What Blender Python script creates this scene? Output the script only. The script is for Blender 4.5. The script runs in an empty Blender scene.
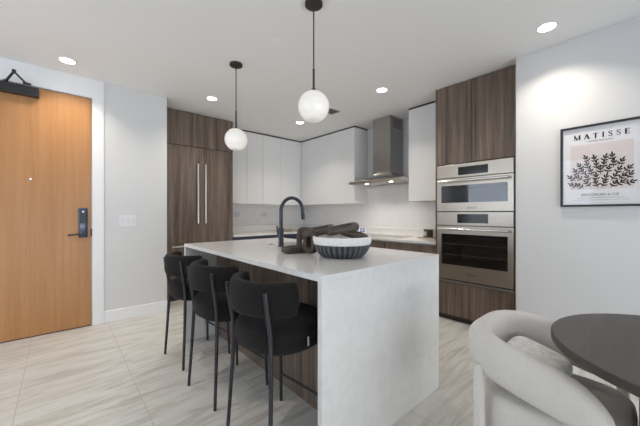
import bpy, bmesh, math, random
from mathutils import Vector, Matrix
random.seed(7)
PI = math.pi
SC = bpy.context.scene
COL = SC.collection

# ------------------------------------------------------------------ camera
CAM_H = 1.2
YAW = math.radians(48.464)
cam_d = bpy.data.cameras.new('camera')
cam_d.sensor_width = 36.0
cam_d.lens = 294.04 * 36.0 / 640.0
cam_d.shift_y = 0.763 / 640.0
cam_d.clip_start = 0.02
cam = bpy.data.objects.new('camera', cam_d)
COL.objects.link(cam)
cam.location = (0, 0, CAM_H)
cam.rotation_euler = (PI / 2, 0, YAW - PI / 2)
SC.camera = cam

# ------------------------------------------------------------------ world, exposure
w = bpy.data.worlds.new('daylight')
SC.world = w
w.use_nodes = True
wb = w.node_tree.nodes['Background']
wb.inputs[0].default_value = (0.72, 0.84, 1.0, 1)
wb.inputs[1].default_value = 2.2
SC.view_settings.view_transform = 'Standard'
SC.view_settings.look = 'None'
SC.view_settings.exposure = -0.14
SC.view_settings.gamma = 1.0
SC.view_settings.use_curve_mapping = False


def area(name, loc, rot, sx, sy, power, color, spread=PI, shape='RECTANGLE'):
    d = bpy.data.lights.new(name, 'AREA')
    d.shape = shape
    d.size = sx
    d.size_y = sy
    d.energy = power
    d.color = color
    d.spread = spread
    o = bpy.data.objects.new(name, d)
    COL.objects.link(o)
    o.location = loc
    o.rotation_euler = rot
    return o


# daylight entering through the two windows (behind the camera and in the wall beyond the door)
area('daylight_terrace', (0.7, -2.86, 1.35), (PI / 2, 0, 0), 4.2, 2.3, 12, (0.80, 0.89, 1.0))
area('daylight_side', (-2.27, 2.2, 1.45), (PI / 2, 0, -PI / 2), 2.6, 1.9, 14, (0.95, 0.97, 1.0))
# added unseen light outside the window, aimed up to brighten the ceiling
area('added_ceiling_fill', (0.7, -3.75, 0.02), (math.radians(38), 0, 0), 5.0, 1.4, 300, (1.0, 0.95, 0.88))
DOWNLIGHT_W = 6.3
WARM = (1.0, 0.90, 0.78)
HALF = math.radians(118)


# ------------------------------------------------------------------ materials
def new_mat(name):
    m = bpy.data.materials.new(name)
    m.use_nodes = True
    nt = m.node_tree
    return m, nt, nt.nodes['Principled BSDF']


def plain(name, col, rough=0.5, metal=0.0, coat=0.0, bump=0.0, bscale=60, emit=0, ecol=None, vary=0.0, spec=0.5, sheen=0.0):
    m, nt, b = new_mat(name)
    b.inputs['Base Color'].default_value = (*col, 1)
    b.inputs['Roughness'].default_value = rough
    b.inputs['Metallic'].default_value = metal
    b.inputs['Coat Weight'].default_value = coat
    b.inputs['Coat Roughness'].default_value = 0.06
    b.inputs['Specular IOR Level'].default_value = spec
    b.inputs['Sheen Weight'].default_value = sheen
    if emit:
        b.inputs['Emission Color'].default_value = (*(ecol or col), 1)
        b.inputs['Emission Strength'].default_value = emit
    if bump or vary:
        tc = nt.nodes.new('ShaderNodeTexCoord')
        n = nt.nodes.new('ShaderNodeTexNoise')
        n.inputs['Scale'].default_value = bscale
        n.inputs['Detail'].default_value = 3
        nt.links.new(tc.outputs['Object'], n.inputs['Vector'])
        if bump:
            bp = nt.nodes.new('ShaderNodeBump')
            bp.inputs['Strength'].default_value = bump
            bp.inputs['Distance'].default_value = 0.004
            nt.links.new(n.outputs['Fac'], bp.inputs['Height'])
            nt.links.new(bp.outputs['Normal'], b.inputs['Normal'])
        if vary:
            r = nt.nodes.new('ShaderNodeValToRGB')
            lo = [c * (1 - vary) for c in col]
            hi = [min(1, c * (1 + vary)) for c in col]
            r.color_ramp.elements[0].position = 0.3
            r.color_ramp.elements[1].position = 0.7
            r.color_ramp.elements[0].color = (*lo, 1)
            r.color_ramp.elements[1].color = (*hi, 1)
            nt.links.new(n.outputs['Fac'], r.inputs['Fac'])
            nt.links.new(r.outputs['Color'], b.inputs['Base Color'])
    return m


def wood(name, stops, scale=(26, 26, 1.1), rough=0.45, fine=6.0, coat=0.0):
    """grain running along the third axis of `scale`'s smallest value"""
    m, nt, b = new_mat(name)
    tc = nt.nodes.new('ShaderNodeTexCoord')
    mp = nt.nodes.new('ShaderNodeMapping')
    mp.inputs['Scale'].default_value = scale
    nt.links.new(tc.outputs['Object'], mp.inputs['Vector'])
    n1 = nt.nodes.new('ShaderNodeTexNoise')
    n1.inputs['Scale'].default_value = 1.0
    n1.inputs['Detail'].default_value = 6
    n1.inputs['Roughness'].default_value = 0.62
    n1.inputs['Distortion'].default_value = 0.5
    nt.links.new(mp.outputs['Vector'], n1.inputs['Vector'])
    mp2 = nt.nodes.new('ShaderNodeMapping')
    mp2.inputs['Scale'].default_value = [s * fine for s in scale]
    nt.links.new(tc.outputs['Object'], mp2.inputs['Vector'])
    n2 = nt.nodes.new('ShaderNodeTexNoise')
    n2.inputs['Scale'].default_value = 1.0
    n2.inputs['Detail'].default_value = 2
    nt.links.new(mp2.outputs['Vector'], n2.inputs['Vector'])
    mx = nt.nodes.new('ShaderNodeMath')
    mx.operation = 'MULTIPLY_ADD'
    nt.links.new(n2.outputs['Fac'], mx.inputs[0])
    mx.inputs[1].default_value = 0.28
    nt.links.new(n1.outputs['Fac'], mx.inputs[2])
    r = nt.nodes.new('ShaderNodeValToRGB')
    el = r.color_ramp.elements
    el[0].position, el[0].color = stops[0][0], (*stops[0][1], 1)
    el[1].position, el[1].color = stops[-1][0], (*stops[-1][1], 1)
    for p, c in stops[1:-1]:
        e = el.new(p)
        e.color = (*c, 1)
    nt.links.new(mx.outputs[0], r.inputs['Fac'])
    nt.links.new(r.outputs['Color'], b.inputs['Base Color'])
    b.inputs['Roughness'].default_value = rough
    b.inputs['Coat Weight'].default_value = coat
    return m


def floor_mat():
    m, nt, b = new_mat('marble_tile')
    tc = nt.nodes.new('ShaderNodeTexCoord')
    # veins: stretched noise running diagonally
    mp = nt.nodes.new('ShaderNodeMapping')
    mp.inputs['Rotation'].default_value = (0, 0, math.radians(-38))
    mp.inputs['Scale'].default_value = (1.0, 7.5, 1)
    nt.links.new(tc.outputs['Object'], mp.inputs['Vector'])
    n1 = nt.nodes.new('ShaderNodeTexNoise')
    n1.inputs['Scale'].default_value = 2.3
    n1.inputs['Detail'].default_value = 8
    n1.inputs['Roughness'].default_value = 0.6
    n1.inputs['Distortion'].default_value = 0.9
    nt.links.new(mp.outputs['Vector'], n1.inputs['Vector'])
    r = nt.nodes.new('ShaderNodeValToRGB')
    el = r.color_ramp.elements
    el[0].position, el[0].color = 0.30, (0.43, 0.405, 0.36, 1)
    el[1].position, el[1].color = 0.70, (0.65, 0.635, 0.60, 1)
    e = el.new(0.44); e.color = (0.53, 0.51, 0.465, 1)
    e = el.new(0.52); e.color = (0.60, 0.585, 0.545, 1)
    nt.links.new(n1.outputs['Fac'], r.inputs['Fac'])
    # grout
    sep = nt.nodes.new('ShaderNodeSeparateXYZ')
    nt.links.new(tc.outputs['Object'], sep.inputs[0])

    def M(op, a, bb=None, c=None):
        n = nt.nodes.new('ShaderNodeMath')
        n.operation = op
        for i, v in enumerate((a, bb, c)):
            if v is None:
                continue
            if isinstance(v, (int, float)):
                n.inputs[i].default_value = v
            else:
                nt.links.new(v, n.inputs[i])
        return n.outputs[0]
    cx = M('DIVIDE', M('SUBTRACT', sep.outputs[0], 0.40), 0.60)
    row = M('FLOOR', cx)
    fx = M('FRACT', cx)
    off = M('MULTIPLY', M('MODULO', M('ADD', row, 20), 2), 0.5)
    fy = M('FRACT', M('ADD', M('DIVIDE', M('SUBTRACT', sep.outputs[1], 1.55), 2.4), off))
    dx = M('MULTIPLY', M('MINIMUM', fx, M('SUBTRACT', 1.0, fx)), 0.60)
    dy = M('MULTIPLY', M('MINIMUM', fy, M('SUBTRACT', 1.0, fy)), 2.4)
    g = M('LESS_THAN', M('MINIMUM', dx, dy), 0.0024)
    mix = nt.nodes.new('ShaderNodeMix')
    mix.data_type = 'RGBA'
    nt.links.new(g, mix.inputs['Factor'])
    nt.links.new(r.outputs['Color'], mix.inputs['A'])
    mix.inputs['B'].default_value = (0.46, 0.425, 0.37, 1)
    nt.links.new(mix.outputs['Result'], b.inputs['Base Color'])
    b.inputs['Roughness'].default_value = 0.32
    b.inputs['Specular IOR Level'].default_value = 0.4
    return m


def quartz_mat(name, base, vein, rough, amount=0.06):
    m, nt, b = new_mat(name)
    tc = nt.nodes.new('ShaderNodeTexCoord')
    n = nt.nodes.new('ShaderNodeTexNoise')
    n.inputs['Scale'].default_value = 9
    n.inputs['Detail'].default_value = 7
    n.inputs['Distortion'].default_value = 1.6
    nt.links.new(tc.outputs['Object'], n.inputs['Vector'])
    r = nt.nodes.new('ShaderNodeValToRGB')
    el = r.color_ramp.elements
    el[0].position, el[0].color = 0.36, (*vein, 1)
    el[1].position, el[1].color = 0.36 + amount, (*base, 1)
    nt.links.new(n.outputs['Fac'], r.inputs['Fac'])
    nt.links.new(r.outputs['Color'], b.inputs['Base Color'])
    b.inputs['Roughness'].default_value = rough
    return m


def steel_mat(name, col, rough=0.3, axis=(2, 2, 300)):
    m, nt, b = new_mat(name)
    b.inputs['Base Color'].default_value = (*col, 1)
    b.inputs['Metallic'].default_value = 1
    tc = nt.nodes.new('ShaderNodeTexCoord')
    mp = nt.nodes.new('ShaderNodeMapping')
    mp.inputs['Scale'].default_value = axis
    nt.links.new(tc.outputs['Object'], mp.inputs['Vector'])
    n = nt.nodes.new('ShaderNodeTexNoise')
    n.inputs['Scale'].default_value = 1
    nt.links.new(mp.outputs['Vector'], n.inputs['Vector'])
    mr = nt.nodes.new('ShaderNodeMapRange')
    mr.inputs['To Min'].default_value = rough * 0.8
    mr.inputs['To Max'].default_value = rough * 1.25
    nt.links.new(n.outputs['Fac'], mr.inputs['Value'])
    nt.links.new(mr.outputs['Result'], b.inputs['Roughness'])
    return m


def glass_mat(name, tint=(1, 1, 1), refl=0.03):
    """thin clear sheet: clear with a little mirror reflection growing towards grazing angles"""
    m = bpy.data.materials.new(name)
    m.use_nodes = True
    nt = m.node_tree
    nt.nodes.clear()
    out = nt.nodes.new('ShaderNodeOutputMaterial')
    tr = nt.nodes.new('ShaderNodeBsdfTransparent')
    tr.inputs[0].default_value = (*tint, 1)
    gl = nt.nodes.new('ShaderNodeBsdfGlossy')
    gl.inputs['Roughness'].default_value = 0.02
    lw = nt.nodes.new('ShaderNodeLayerWeight')
    lw.inputs['Blend'].default_value = 0.5
    pw = nt.nodes.new('ShaderNodeMath')
    pw.operation = 'POWER'
    nt.links.new(lw.outputs['Facing'], pw.inputs[0])
    pw.inputs[1].default_value = 4.0
    fr = nt.nodes.new('ShaderNodeMath')
    fr.operation = 'MULTIPLY_ADD'
    nt.links.new(pw.outputs[0], fr.inputs[0])
    fr.inputs[1].default_value = 0.6
    fr.inputs[2].default_value = refl
    mx = nt.nodes.new('ShaderNodeMixShader')
    nt.links.new(fr.outputs[0], mx.inputs[0])
    nt.links.new(tr.outputs[0], mx.inputs[1])
    nt.links.new(gl.outputs[0], mx.inputs[2])
    nt.links.new(mx.outputs[0], out.inputs[0])
    return m


M_WALL = plain('wall_paint', (0.68, 0.68, 0.678), 0.6)
M_CEIL = plain('ceiling_paint', (0.90, 0.895, 0.88), 0.7)
M_TRIM = plain('trim_paint', (0.84, 0.84, 0.85), 0.4)
M_FLOOR = floor_mat()
M_DOOR = wood('honey_maple', [(0.35, (0.38, 0.165, 0.052)), (0.6, (0.43, 0.205, 0.072)), (0.85, (0.49, 0.245, 0.10))], (14, 14, 0.6), 0.36, 9)
M_WALNUT = wood('grey_walnut', [(0.40, (0.052, 0.036, 0.027)), (0.54, (0.108, 0.078, 0.059)), (0.68, (0.165, 0.122, 0.093)), (0.86, (0.26, 0.20, 0.155))], (21, 21, 0.8), 0.42, 4)
M_WALNUT_D = plain('walnut_edge', (0.05, 0.04, 0.034), 0.5)
M_QUARTZ = quartz_mat('white_quartz', (0.77, 0.76, 0.745), (0.735, 0.72, 0.70), 0.11, 0.25)
M_QWALL = quartz_mat('quartz_backsplash', (0.86, 0.84, 0.835), (0.83, 0.81, 0.80), 0.22, 0.2)
M_LACQ = plain('white_gloss_lacquer', (0.82, 0.82, 0.815), 0.22, coat=0.4)
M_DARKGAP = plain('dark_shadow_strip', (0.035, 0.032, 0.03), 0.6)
M_STEEL = steel_mat('brushed_steel', (0.55, 0.50, 0.435), 0.33)
M_STEELH = steel_mat('brushed_steel_hood', (0.40, 0.395, 0.385), 0.34, (2, 300, 2))
M_CHROME = plain('polished_steel', (0.80, 0.79, 0.77), 0.16, 1.0)
M_BLACKM = plain('black_metal', (0.018, 0.019, 0.022), 0.38)
M_NAVY = plain('blue_black_faucet', (0.014, 0.020, 0.034), 0.25, coat=0.3)
M_LEG = plain('graphite_metal', (0.045, 0.047, 0.055), 0.38, 0.5)
M_FABRIC = plain('charcoal_boucle', (0.0145, 0.0135, 0.013), 0.95, bump=1.0, bscale=150, vary=0.6, spec=0.15, sheen=0.06)
M_BOUCLE = plain('ivory_fabric', (0.68, 0.645, 0.60), 0.95, bump=0.35, bscale=220, vary=0.05, spec=0.15)
M_CUSHION = plain('woven_white', (0.80, 0.79, 0.77), 0.95, bump=1.0, bscale=42, vary=0.14, spec=0.1)
M_TABLE = wood('espresso_wood', [(0.4, (0.032, 0.025, 0.020)), (0.65, (0.050, 0.040, 0.032)), (0.9, (0.072, 0.058, 0.047))], (1.2, 22, 22), 0.38, 5)
M_BLACKG = plain('black_glass', (0.006, 0.006, 0.007), 0.05)
M_DISPLAY, _nt, _b = new_mat('control_display')      # black glass with two rows of small grey key marks
_b.inputs['Roughness'].default_value = 0.12
_tc = _nt.nodes.new('ShaderNodeTexCoord')
_mp = _nt.nodes.new('ShaderNodeMapping')
_mp.inputs['Rotation'].default_value = (0, PI / 2, PI / 2)
_br = _nt.nodes.new('ShaderNodeTexVoronoi')
_br.inputs['Scale'].default_value = 36
_br.inputs['Randomness'].default_value = 0.15
_rp = _nt.nodes.new('ShaderNodeValToRGB')
_rp.color_ramp.elements[0].position, _rp.color_ramp.elements[0].color = 0.16, (0.13, 0.13, 0.13, 1)
_rp.color_ramp.elements[1].position, _rp.color_ramp.elements[1].color = 0.22, (0.012, 0.013, 0.014, 1)
_nt.links.new(_tc.outputs['Object'], _br.inputs['Vector'])
_nt.links.new(_br.outputs['Distance'], _rp.inputs['Fac'])
_nt.links.new(_rp.outputs['Color'], _b.inputs['Base Color'])
M_CAVITY = plain('oven_enamel', (0.045, 0.048, 0.060), 0.35)
M_RACK = plain('oven_rack', (0.45, 0.42, 0.38), 0.3, 0.9)
M_OVENGLASS = glass_mat('smoked_oven_glass', (0.72, 0.72, 0.75), 0.09)
M_PICGLASS = glass_mat('picture_glass')
M_WINGLASS = glass_mat('window_glass')
M_LED = plain('led_lens', (1, 1, 1), 0.5, emit=9.0, ecol=(1, 0.96, 0.9))
M_HOODLED = plain('hood_led', (1, 1, 1), 0.5, emit=14.0, ecol=(1, 0.95, 0.88))
M_GLOBE = plain('opal_glass', (0.80, 0.775, 0.74), 0.25, emit=0.30, ecol=(1, 0.94, 0.86), coat=0.3)
M_BRONZE = plain('dark_bronze', (0.048, 0.042, 0.036), 0.45, 0.4)
M_PLASTIC = plain('white_plastic', (0.78, 0.78, 0.80), 0.35)
M_SWITCHG = plain('grey_switch', (0.72, 0.72, 0.74), 0.35)
M_LOCK = plain('daylight_blue_lock', (0.028, 0.050, 0.11), 0.25, coat=0.4)  # blue window light put into the dark lock's base colour
M_PAPER = plain('poster_paper', (0.86, 0.85, 0.87), 0.7)
M_PINK = plain('poster_pink', (0.80, 0.71, 0.69), 0.7)
M_INK = plain('poster_ink', (0.035, 0.030, 0.030), 0.7)
M_INKL = plain('poster_small_ink', (0.25, 0.24, 0.24), 0.7)
M_BOWLW = plain('matte_white_ceramic', (0.78, 0.77, 0.74), 0.6, bump=0.2, bscale=90)
M_BOWLD = plain('charcoal_ceramic', (0.085, 0.087, 0.098), 0.5)
M_CHAIN = wood('dark_carved_wood', [(0.35, (0.024, 0.017, 0.013)), (0.6, (0.055, 0.041, 0.031)), (0.9, (0.10, 0.077, 0.06))], (30, 30, 30), 0.5, 3)
M_BLUECAST = plain('blue_cast_front', (0.045, 0.055, 0.085), 0.35)  # wood cabinet front with the blue window-light cast put into its colour
M_TAN = plain('tan_wood', (0.36, 0.30, 0.20), 0.5)
M_CARD = plain('white_card', (0.80, 0.80, 0.80), 0.5)
M_CARDB = plain('blue_card_print', (0.10, 0.17, 0.32), 0.5)
M_GREYPL = plain('vent_grey', (0.12, 0.115, 0.11), 0.5)
M_VENTW = plain('vent_frame', (0.50, 0.49, 0.475), 0.5)
M_OUTLET = plain('outlet_plate', (0.62, 0.61, 0.63), 0.4)
M_TAG = plain('white_tag', (0.75, 0.75, 0.75), 0.6)


# ------------------------------------------------------------------ mesh helpers
def bm_new():
    return bmesh.new()


def add_box(bm, x0, x1, y0, y1, z0, z1, bev=0.0, seg=2, mtx=None):
    """axis-aligned box merged into bm, optionally bevelled"""
    t = bmesh.new()
    vs = [t.verts.new((x, y, z)) for x in (x0, x1) for y in (y0, y1) for z in (z0, z1)]
    for f in ((0, 1, 3, 2), (4, 6, 7, 5), (0, 4, 5, 1), (2, 3, 7, 6), (0, 2, 6, 4), (1, 5, 7, 3)):
        t.faces.new([vs[i] for i in f])
    bmesh.ops.recalc_face_normals(t, faces=t.faces)
    if bev > 0:
        bmesh.ops.bevel(t, geom=list(t.edges), offset=bev, segments=seg, profile=0.5, affect='EDGES')
    if mtx is not None:
        bmesh.ops.transform(t, matrix=mtx, verts=t.verts)
    merge(bm, t)


def merge(bm, t):
    me = bpy.data.meshes.new('tmp')
    t.to_mesh(me)
    t.free()
    bm.from_mesh(me)
    bpy.data.meshes.remove(me)


def add_loft(bm, rings, cap0=True, cap1=True, closed=False):
    t = bmesh.new()
    R = [[t.verts.new(p) for p in r] for r in rings]
    n = len(R[0])
    pairs = list(zip(R[:-1], R[1:])) + ([(R[-1], R[0])] if closed else [])
    for a, b in pairs:
        for i in range(n):
            j = (i + 1) % n
            t.faces.new((a[i], a[j], b[j], b[i]))
    if not closed:
        if cap0:
            t.faces.new(list(reversed(R[0])))
        if cap1:
            t.faces.new(R[-1])
    bmesh.ops.recalc_face_normals(t, faces=t.faces)
    merge(bm, t)


def add_lathe(bm, prof, cx, cy, n=48, mod=None):
    """prof: list of (r, z); radius may be modulated by mod(angle, index)"""
    rings = []
    for k, (r, z) in enumerate(prof):
        ring = []
        for i in range(n):
            a = 2 * PI * i / n
            rr = r * (mod(a, k) if mod else 1)
            ring.append((cx + rr * math.cos(a), cy + rr * math.sin(a), z))
        rings.append(ring)
    add_loft(bm, rings)


def frames(path, closed=False):
    P = [Vector(p) for p in path]
    n = len(P)
    T = []
    for i in range(n):
        if closed:
            t = P[(i + 1) % n] - P[i - 1]
        else:
            t = P[min(i + 1, n - 1)] - P[max(i - 1, 0)]
        T.append(t.normalized())
    return P, T


def add_tube(bm, path, r, n=12, closed=False, radii=None):
    P, T = frames(path, closed)
    up = Vector((0, 0, 1)) if abs(T[0].z) < 0.9 else Vector((1, 0, 0))
    N = (up - T[0] * up.dot(T[0])).normalized()
    rings = []
    for i, (p, t) in enumerate(zip(P, T)):
        N = (N - t * N.dot(t)).normalized()
        B = t.cross(N)
        rr = radii[i] if radii else r
        rings.append([p + (N * math.cos(2 * PI * k / n) + B * math.sin(2 * PI * k / n)) * rr for k in range(n)])
    add_loft(bm, rings, closed=closed)


def superell(a, b, n, e):
    out = []
    for k in range(n):
        t = 2 * PI * k / n
        c, s = math.cos(t), math.sin(t)
        out.append((a * math.copysign(abs(c) ** (2 / e), c), b * math.copysign(abs(s) ** (2 / e), s)))
    return out


def link(name, bm, mat, parent=None, origin=None, smooth=False, subdiv=0, label=None):
    """ONE mesh object; verts are given in world space and moved to the origin given"""
    if parent is not None:
        o0 = Vector(parent['_o'])
    else:
        o0 = Vector(origin or (0, 0, 0))
    bmesh.ops.translate(bm, verts=bm.verts, vec=-o0)
    me = bpy.data.meshes.new(name)
    bm.to_mesh(me)
    bm.free()
    me.materials.append(mat)
    if smooth:
        for p in me.polygons:
            p.use_smooth = True
        try:
            me.set_sharp_from_angle(angle=math.radians(38 if smooth is True else smooth))
        except Exception:
            pass
    o = bpy.data.objects.new(name, me)
    COL.objects.link(o)
    if parent is not None:
        o.parent = parent
        o['_o'] = list(o0)
    else:
        o.location = o0
        o['_o'] = list(o0)
    if subdiv:
        s = o.modifiers.new('smooth', 'SUBSURF')
        s.levels = subdiv
        s.render_levels = subdiv
    if label:
        o['label'] = label
    return o


def tag(o, label, cat, group=None, kind=None):
    o['label'] = label
    o['category'] = cat
    if group:
        o['group'] = group
    if kind:
        o['kind'] = kind
    return o


def thing(name, loc, label, cat, group=None, kind=None):
    o = bpy.data.objects.new(name, None)
    o.empty_display_size = 0.05
    COL.objects.link(o)
    o.location = loc
    o['_o'] = list(loc)
    return tag(o, label, cat, group, kind)


def struct(name, bm, mat, smooth=False, origin=None, parent=None):
    o = link(name, bm, mat, parent, origin, smooth)
    if parent is None:
        o['kind'] = 'structure'
    return o


def boxpart(name, b, mat, parent, bev=0.0, label=None, smooth=False):
    bm = bm_new()
    add_box(bm, *b, bev=bev)
    return link(name, bm, mat, parent, smooth=smooth, label=label)


def dup(root, loc):
    r = root.copy()
    COL.objects.link(r)
    r.location = loc
    for ch in root.children:
        c = ch.copy()
        COL.objects.link(c)
        c.parent = r
        for g in ch.children:
            d = g.copy()
            COL.objects.link(d)
            d.parent = c
    return r


# ------------------------------------------------------------------ room shell
ZC = 2.643
XL, YB = -2.3, -2.9           # far left wall, wall behind the camera
WV, WU = 3.997, 3.943         # door wall, kitchen side wall
KV = 4.97                     # kitchen back wall
PU = 3.157                    # picture wall

bm = bm_new(); add_box(bm, XL - .12, WU + .12, YB - .12, KV + .12, -0.1, 0.0); struct('floor', bm, M_FLOOR)
bm = bm_new(); add_box(bm, XL - .12, WU + .12, YB - .12, KV + .12, ZC, ZC + 0.1); struct('ceiling', bm, M_CEIL)
DU0, DU1, DZ = -0.72, 0.257, 2.433
bm = bm_new()
add_box(bm, XL, DU0 - .005, WV, KV + .1, 0, ZC)
add_box(bm, DU1 + .005, 1.0, WV, KV + .1, 0, ZC, bev=0.004)
add_box(bm, DU0 - .005, DU1 + .005, WV, KV + .1, DZ + .006, ZC)
struct('wall_left', bm, M_WALL)
bm = bm_new(); add_box(bm, 1.0, WU + .1, KV, KV + .1, 0, ZC); struct('wall_back', bm, M_WALL)
bm = bm_new(); add_box(bm, WU, WU + .1, 0.835, KV, 0, ZC); struct('wall_right', bm, M_WALL)
bm = bm_new(); add_box(bm, PU, WU + .1, YB - .1, 0.835, 0, ZC, bev=0.004); struct('wall_picture', bm, M_WALL)
# wall behind the camera with the terrace window
bm = bm_new()
WX0, WX1, WZ0, WZ1 = -1.5, 2.9, 0.10, 2.5
add_box(bm, XL - .1, WX0, YB - .1, YB, 0, ZC)
add_box(bm, WX1, PU, YB - .1, YB, 0, ZC)
add_box(bm, WX0, WX1, YB - .1, YB, WZ1, ZC)
add_box(bm, WX0, WX1, YB - .1, YB, 0, WZ0)
struct('wall_rear', bm, M_WALL)
wn = thing('window_1', (0.7, YB - .05, WZ0), 'wide terrace window behind the camera', 'window', kind='structure')
del wn['category']
bm = bm_new()
for x in (WX0, WX0 + 1.1 - .02, 0.7 - .02, WX1 - 1.1 - .02, WX1 - .05):
    add_box(bm, x, x + .05, YB - .08, YB - .02, WZ0, WZ1)
for z in (WZ0, WZ1 - .05):
    add_box(bm, WX0, WX1, YB - .08, YB - .02, z, z + .05)
link('window_frame', bm, M_TRIM, wn)
bm = bm_new(); add_box(bm, WX0, WX1, YB - .053, YB - .047, WZ0, WZ1); link('window_pane', bm, M_WINGLASS, wn)
# far left wall with a side window
bm = bm_new()
SY0, SY1, SZ0, SZ1 = 0.8, 3.6, 0.45, 2.45
add_box(bm, XL - .1, XL, YB, SY0, 0, ZC)
add_box(bm, XL - .1, XL, SY1, KV, 0, ZC)
add_box(bm, XL - .1, XL, SY0, SY1, SZ1, ZC)
add_box(bm, XL - .1, XL, SY0, SY1, 0, SZ0)
struct('wall_side', bm, M_WALL)
wn = thing('window_2', (XL - .05, 2.2, SZ0), 'side window left of the entrance door', 'window', kind='structure')
del wn['category']
bm = bm_new()
for y in (SY0, 2.2 - .025, SY1 - .05):
    add_box(bm, XL - .08, XL - .02, y, y + .05, SZ0, SZ1)
for z in (SZ0, SZ1 - .05):
    add_box(bm, XL - .08, XL - .02, SY0, SY1, z, z + .05)
link('window_frame', bm, M_TRIM, wn)
bm = bm_new(); add_box(bm, XL - .053, XL - .047, SY0, SY1, SZ0, SZ1); link('window_pane', bm, M_WINGLASS, wn)

# trim
bm = bm_new()
add_box(bm, DU1 + .006, 0.366, WV - .012, WV, 0, ZC, bev=0.002)
add_box(bm, DU0 - .11, DU0 - .006, WV - .012, WV, 0, ZC, bev=0.002)
add_box(bm, DU0 - .006, DU1 + .006, WV - .012, WV, DZ + .008, ZC)
struct('trim_1', bm, M_TRIM)['label'] = 'white door casing running up to the ceiling'
bm = bm_new()
add_box(bm, 0.367, 1.0, WV - .016, WV, 0, 0.126, bev=0.004)
struct('baseboard_left', bm, M_TRIM)
bm = bm_new()
add_box(bm, PU - .016, PU, YB, 0.835, 0, 0.126, bev=0.004)
struct('baseboard_right', bm, M_TRIM)

# entrance door
door = thing('door_1', (DU1, WV, 0), 'honey coloured wooden entrance door', 'door', kind='structure')
del door['category']
boxpart('door_leaf', (DU0, DU1, WV - .004, WV + .04, 0.010, DZ), M_DOOR, door, 0.002)
boxpart('door_gap_strip', (DU0, DU1, WV - .003, WV + .05, 0.0, 0.009), M_DARKGAP, door)  # dark strip put in as the shaded gap under the leaf
bm = bm_new()
add_box(bm, 0.147, 0.225, WV - .030, WV - .004, 0.95, 1.262, bev=0.012, seg=3)
lock = link('smart_lock', bm, M_LOCK, door, smooth=True, label='dark keypad lock with daylight blue in its colour')
bm = bm_new()
add_box(bm, 0.158, 0.214, WV - .0335, WV - .029, 1.10, 1.235, bev=0.002)
link('keypad', bm, M_BLACKG, lock)
bm = bm_new(); add_lathe(bm, [(0.001, 0), (0.011, 0.0), (0.011, 0.004), (0.001, 0.004)], 0, 0, 16)
bmesh.ops.transform(bm, matrix=Matrix.Translation((0.186, WV - .0335, 1.222)) @ Matrix.Rotation(PI / 2, 4, 'X'), verts=bm.verts)
link('lock_button', bm, M_PLASTIC, lock)
bm = bm_new()
add_tube(bm, [(0.19, WV - .03, 0.99), (0.19, WV - .07, 0.99)], 0.017, 16)
add_tube(bm, [(0.195, WV - .066, 0.99), (0.15, WV - .07, 0.988), (0.10, WV - .072, 0.984), (0.062, WV - .066, 0.982)], 0.009, 12)
link('lever_handle', bm, M_BLACKM, lock, smooth=True)
boxpart('strike_plate', (DU1 - .010, DU1 + .004, WV - .010, WV - .003, 0.955, 1.04), M_BLACKM, door, 0.001)
bm = bm_new(); add_lathe(bm, [(0.001, 0), (0.011, 0.0), (0.009, 0.004), (0.001, 0.004)], 0, 0, 20)
bmesh.ops.transform(bm, matrix=Matrix.Translation((-0.21, WV - .004, 1.537)) @ Matrix.Rotation(PI / 2, 4, 'X'), verts=bm.verts)
link('peephole', bm, M_CHROME, door, smooth=True)
bm = bm_new()
add_box(bm, -0.56, -0.148, WV - .072, WV - .004, 2.326, 2.412, bev=0.004)
clo = link('door_closer', bm, M_BLACKM, door, label='black hydraulic door closer')
bm = bm_new()
add_tube(bm, [(-0.372, WV - .045, 2.395), (-0.372, WV - .045, 2.425)], 0.016, 14)
add_box(bm, -.15, 0, -.009, .009, -.006, .006, mtx=Matrix.Translation((-0.335, WV - .20, 2.42)) @ Matrix.Rotation(math.radians(75), 4, 'Z'))
a, b = Vector((-0.372, WV - .045, 2.425)), Vector((-0.306, WV - .20, 2.478))
bm.free(); bm = bm_new()
add_tube(bm, [(-0.372, WV - .045, 2.411), (-0.372, WV - .045, 2.435)], 0.018, 14)
add_tube(bm, [a, b], 0.010, 8)
add_tube(bm, [b + Vector((0, 0, .016)), b - Vector((0, 0, .016))], 0.014, 12)
add_tube(bm, [b, Vector((-0.240, WV - .03, 2.447))], 0.008, 8)
add_box(bm, -0.262, -0.205, WV - .040, WV - .0125, 2.440, 2.454, bev=0.003)
link('closer_arm', bm, M_BLACKM, clo, smooth=True)

# ------------------------------------------------------------------ switch plate, outlets
sw = thing('switch_plate', (0.59, WV, 1.118), 'white triple light switch plate on the wall beside the door', 'light switch')
boxpart('plate', (0.506, 0.674, WV - .007, WV - .0005, 1.052, 1.186), M_PLASTIC, sw, 0.002)
for k in range(3):
    x = 0.535 + k * 0.055
    boxpart('rocker', (x - .017, x + .017, WV - .011, WV - .006, 1.085, 1.153), M_SWITCHG, sw, 0.002)


def outlet(u, z, label):
    t = thing('wall_outlet', (u, KV, z), label, 'outlet', 'outlets on the backsplash')
    boxpart('plate', (u - .06, u + .06, KV - .018, KV - .0135, z - .037, z + .037), M_OUTLET, t, 0.002)
    for s in (-1, 1):
        boxpart('socket', (u + s * .026 - .017, u + s * .026 + .017, KV - .020, KV - .0175, z - .022, z + .022), M_SWITCHG, t, 0.001)


outlet(2.385, 1.185, 'pale outlet plate on the backsplash close to the refrigerator')
outlet(2.955, 1.185, 'pale outlet plate on the backsplash left of the faucet')

# ------------------------------------------------------------------ ceiling fixtures
GC = 'recessed ceiling lights'


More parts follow.
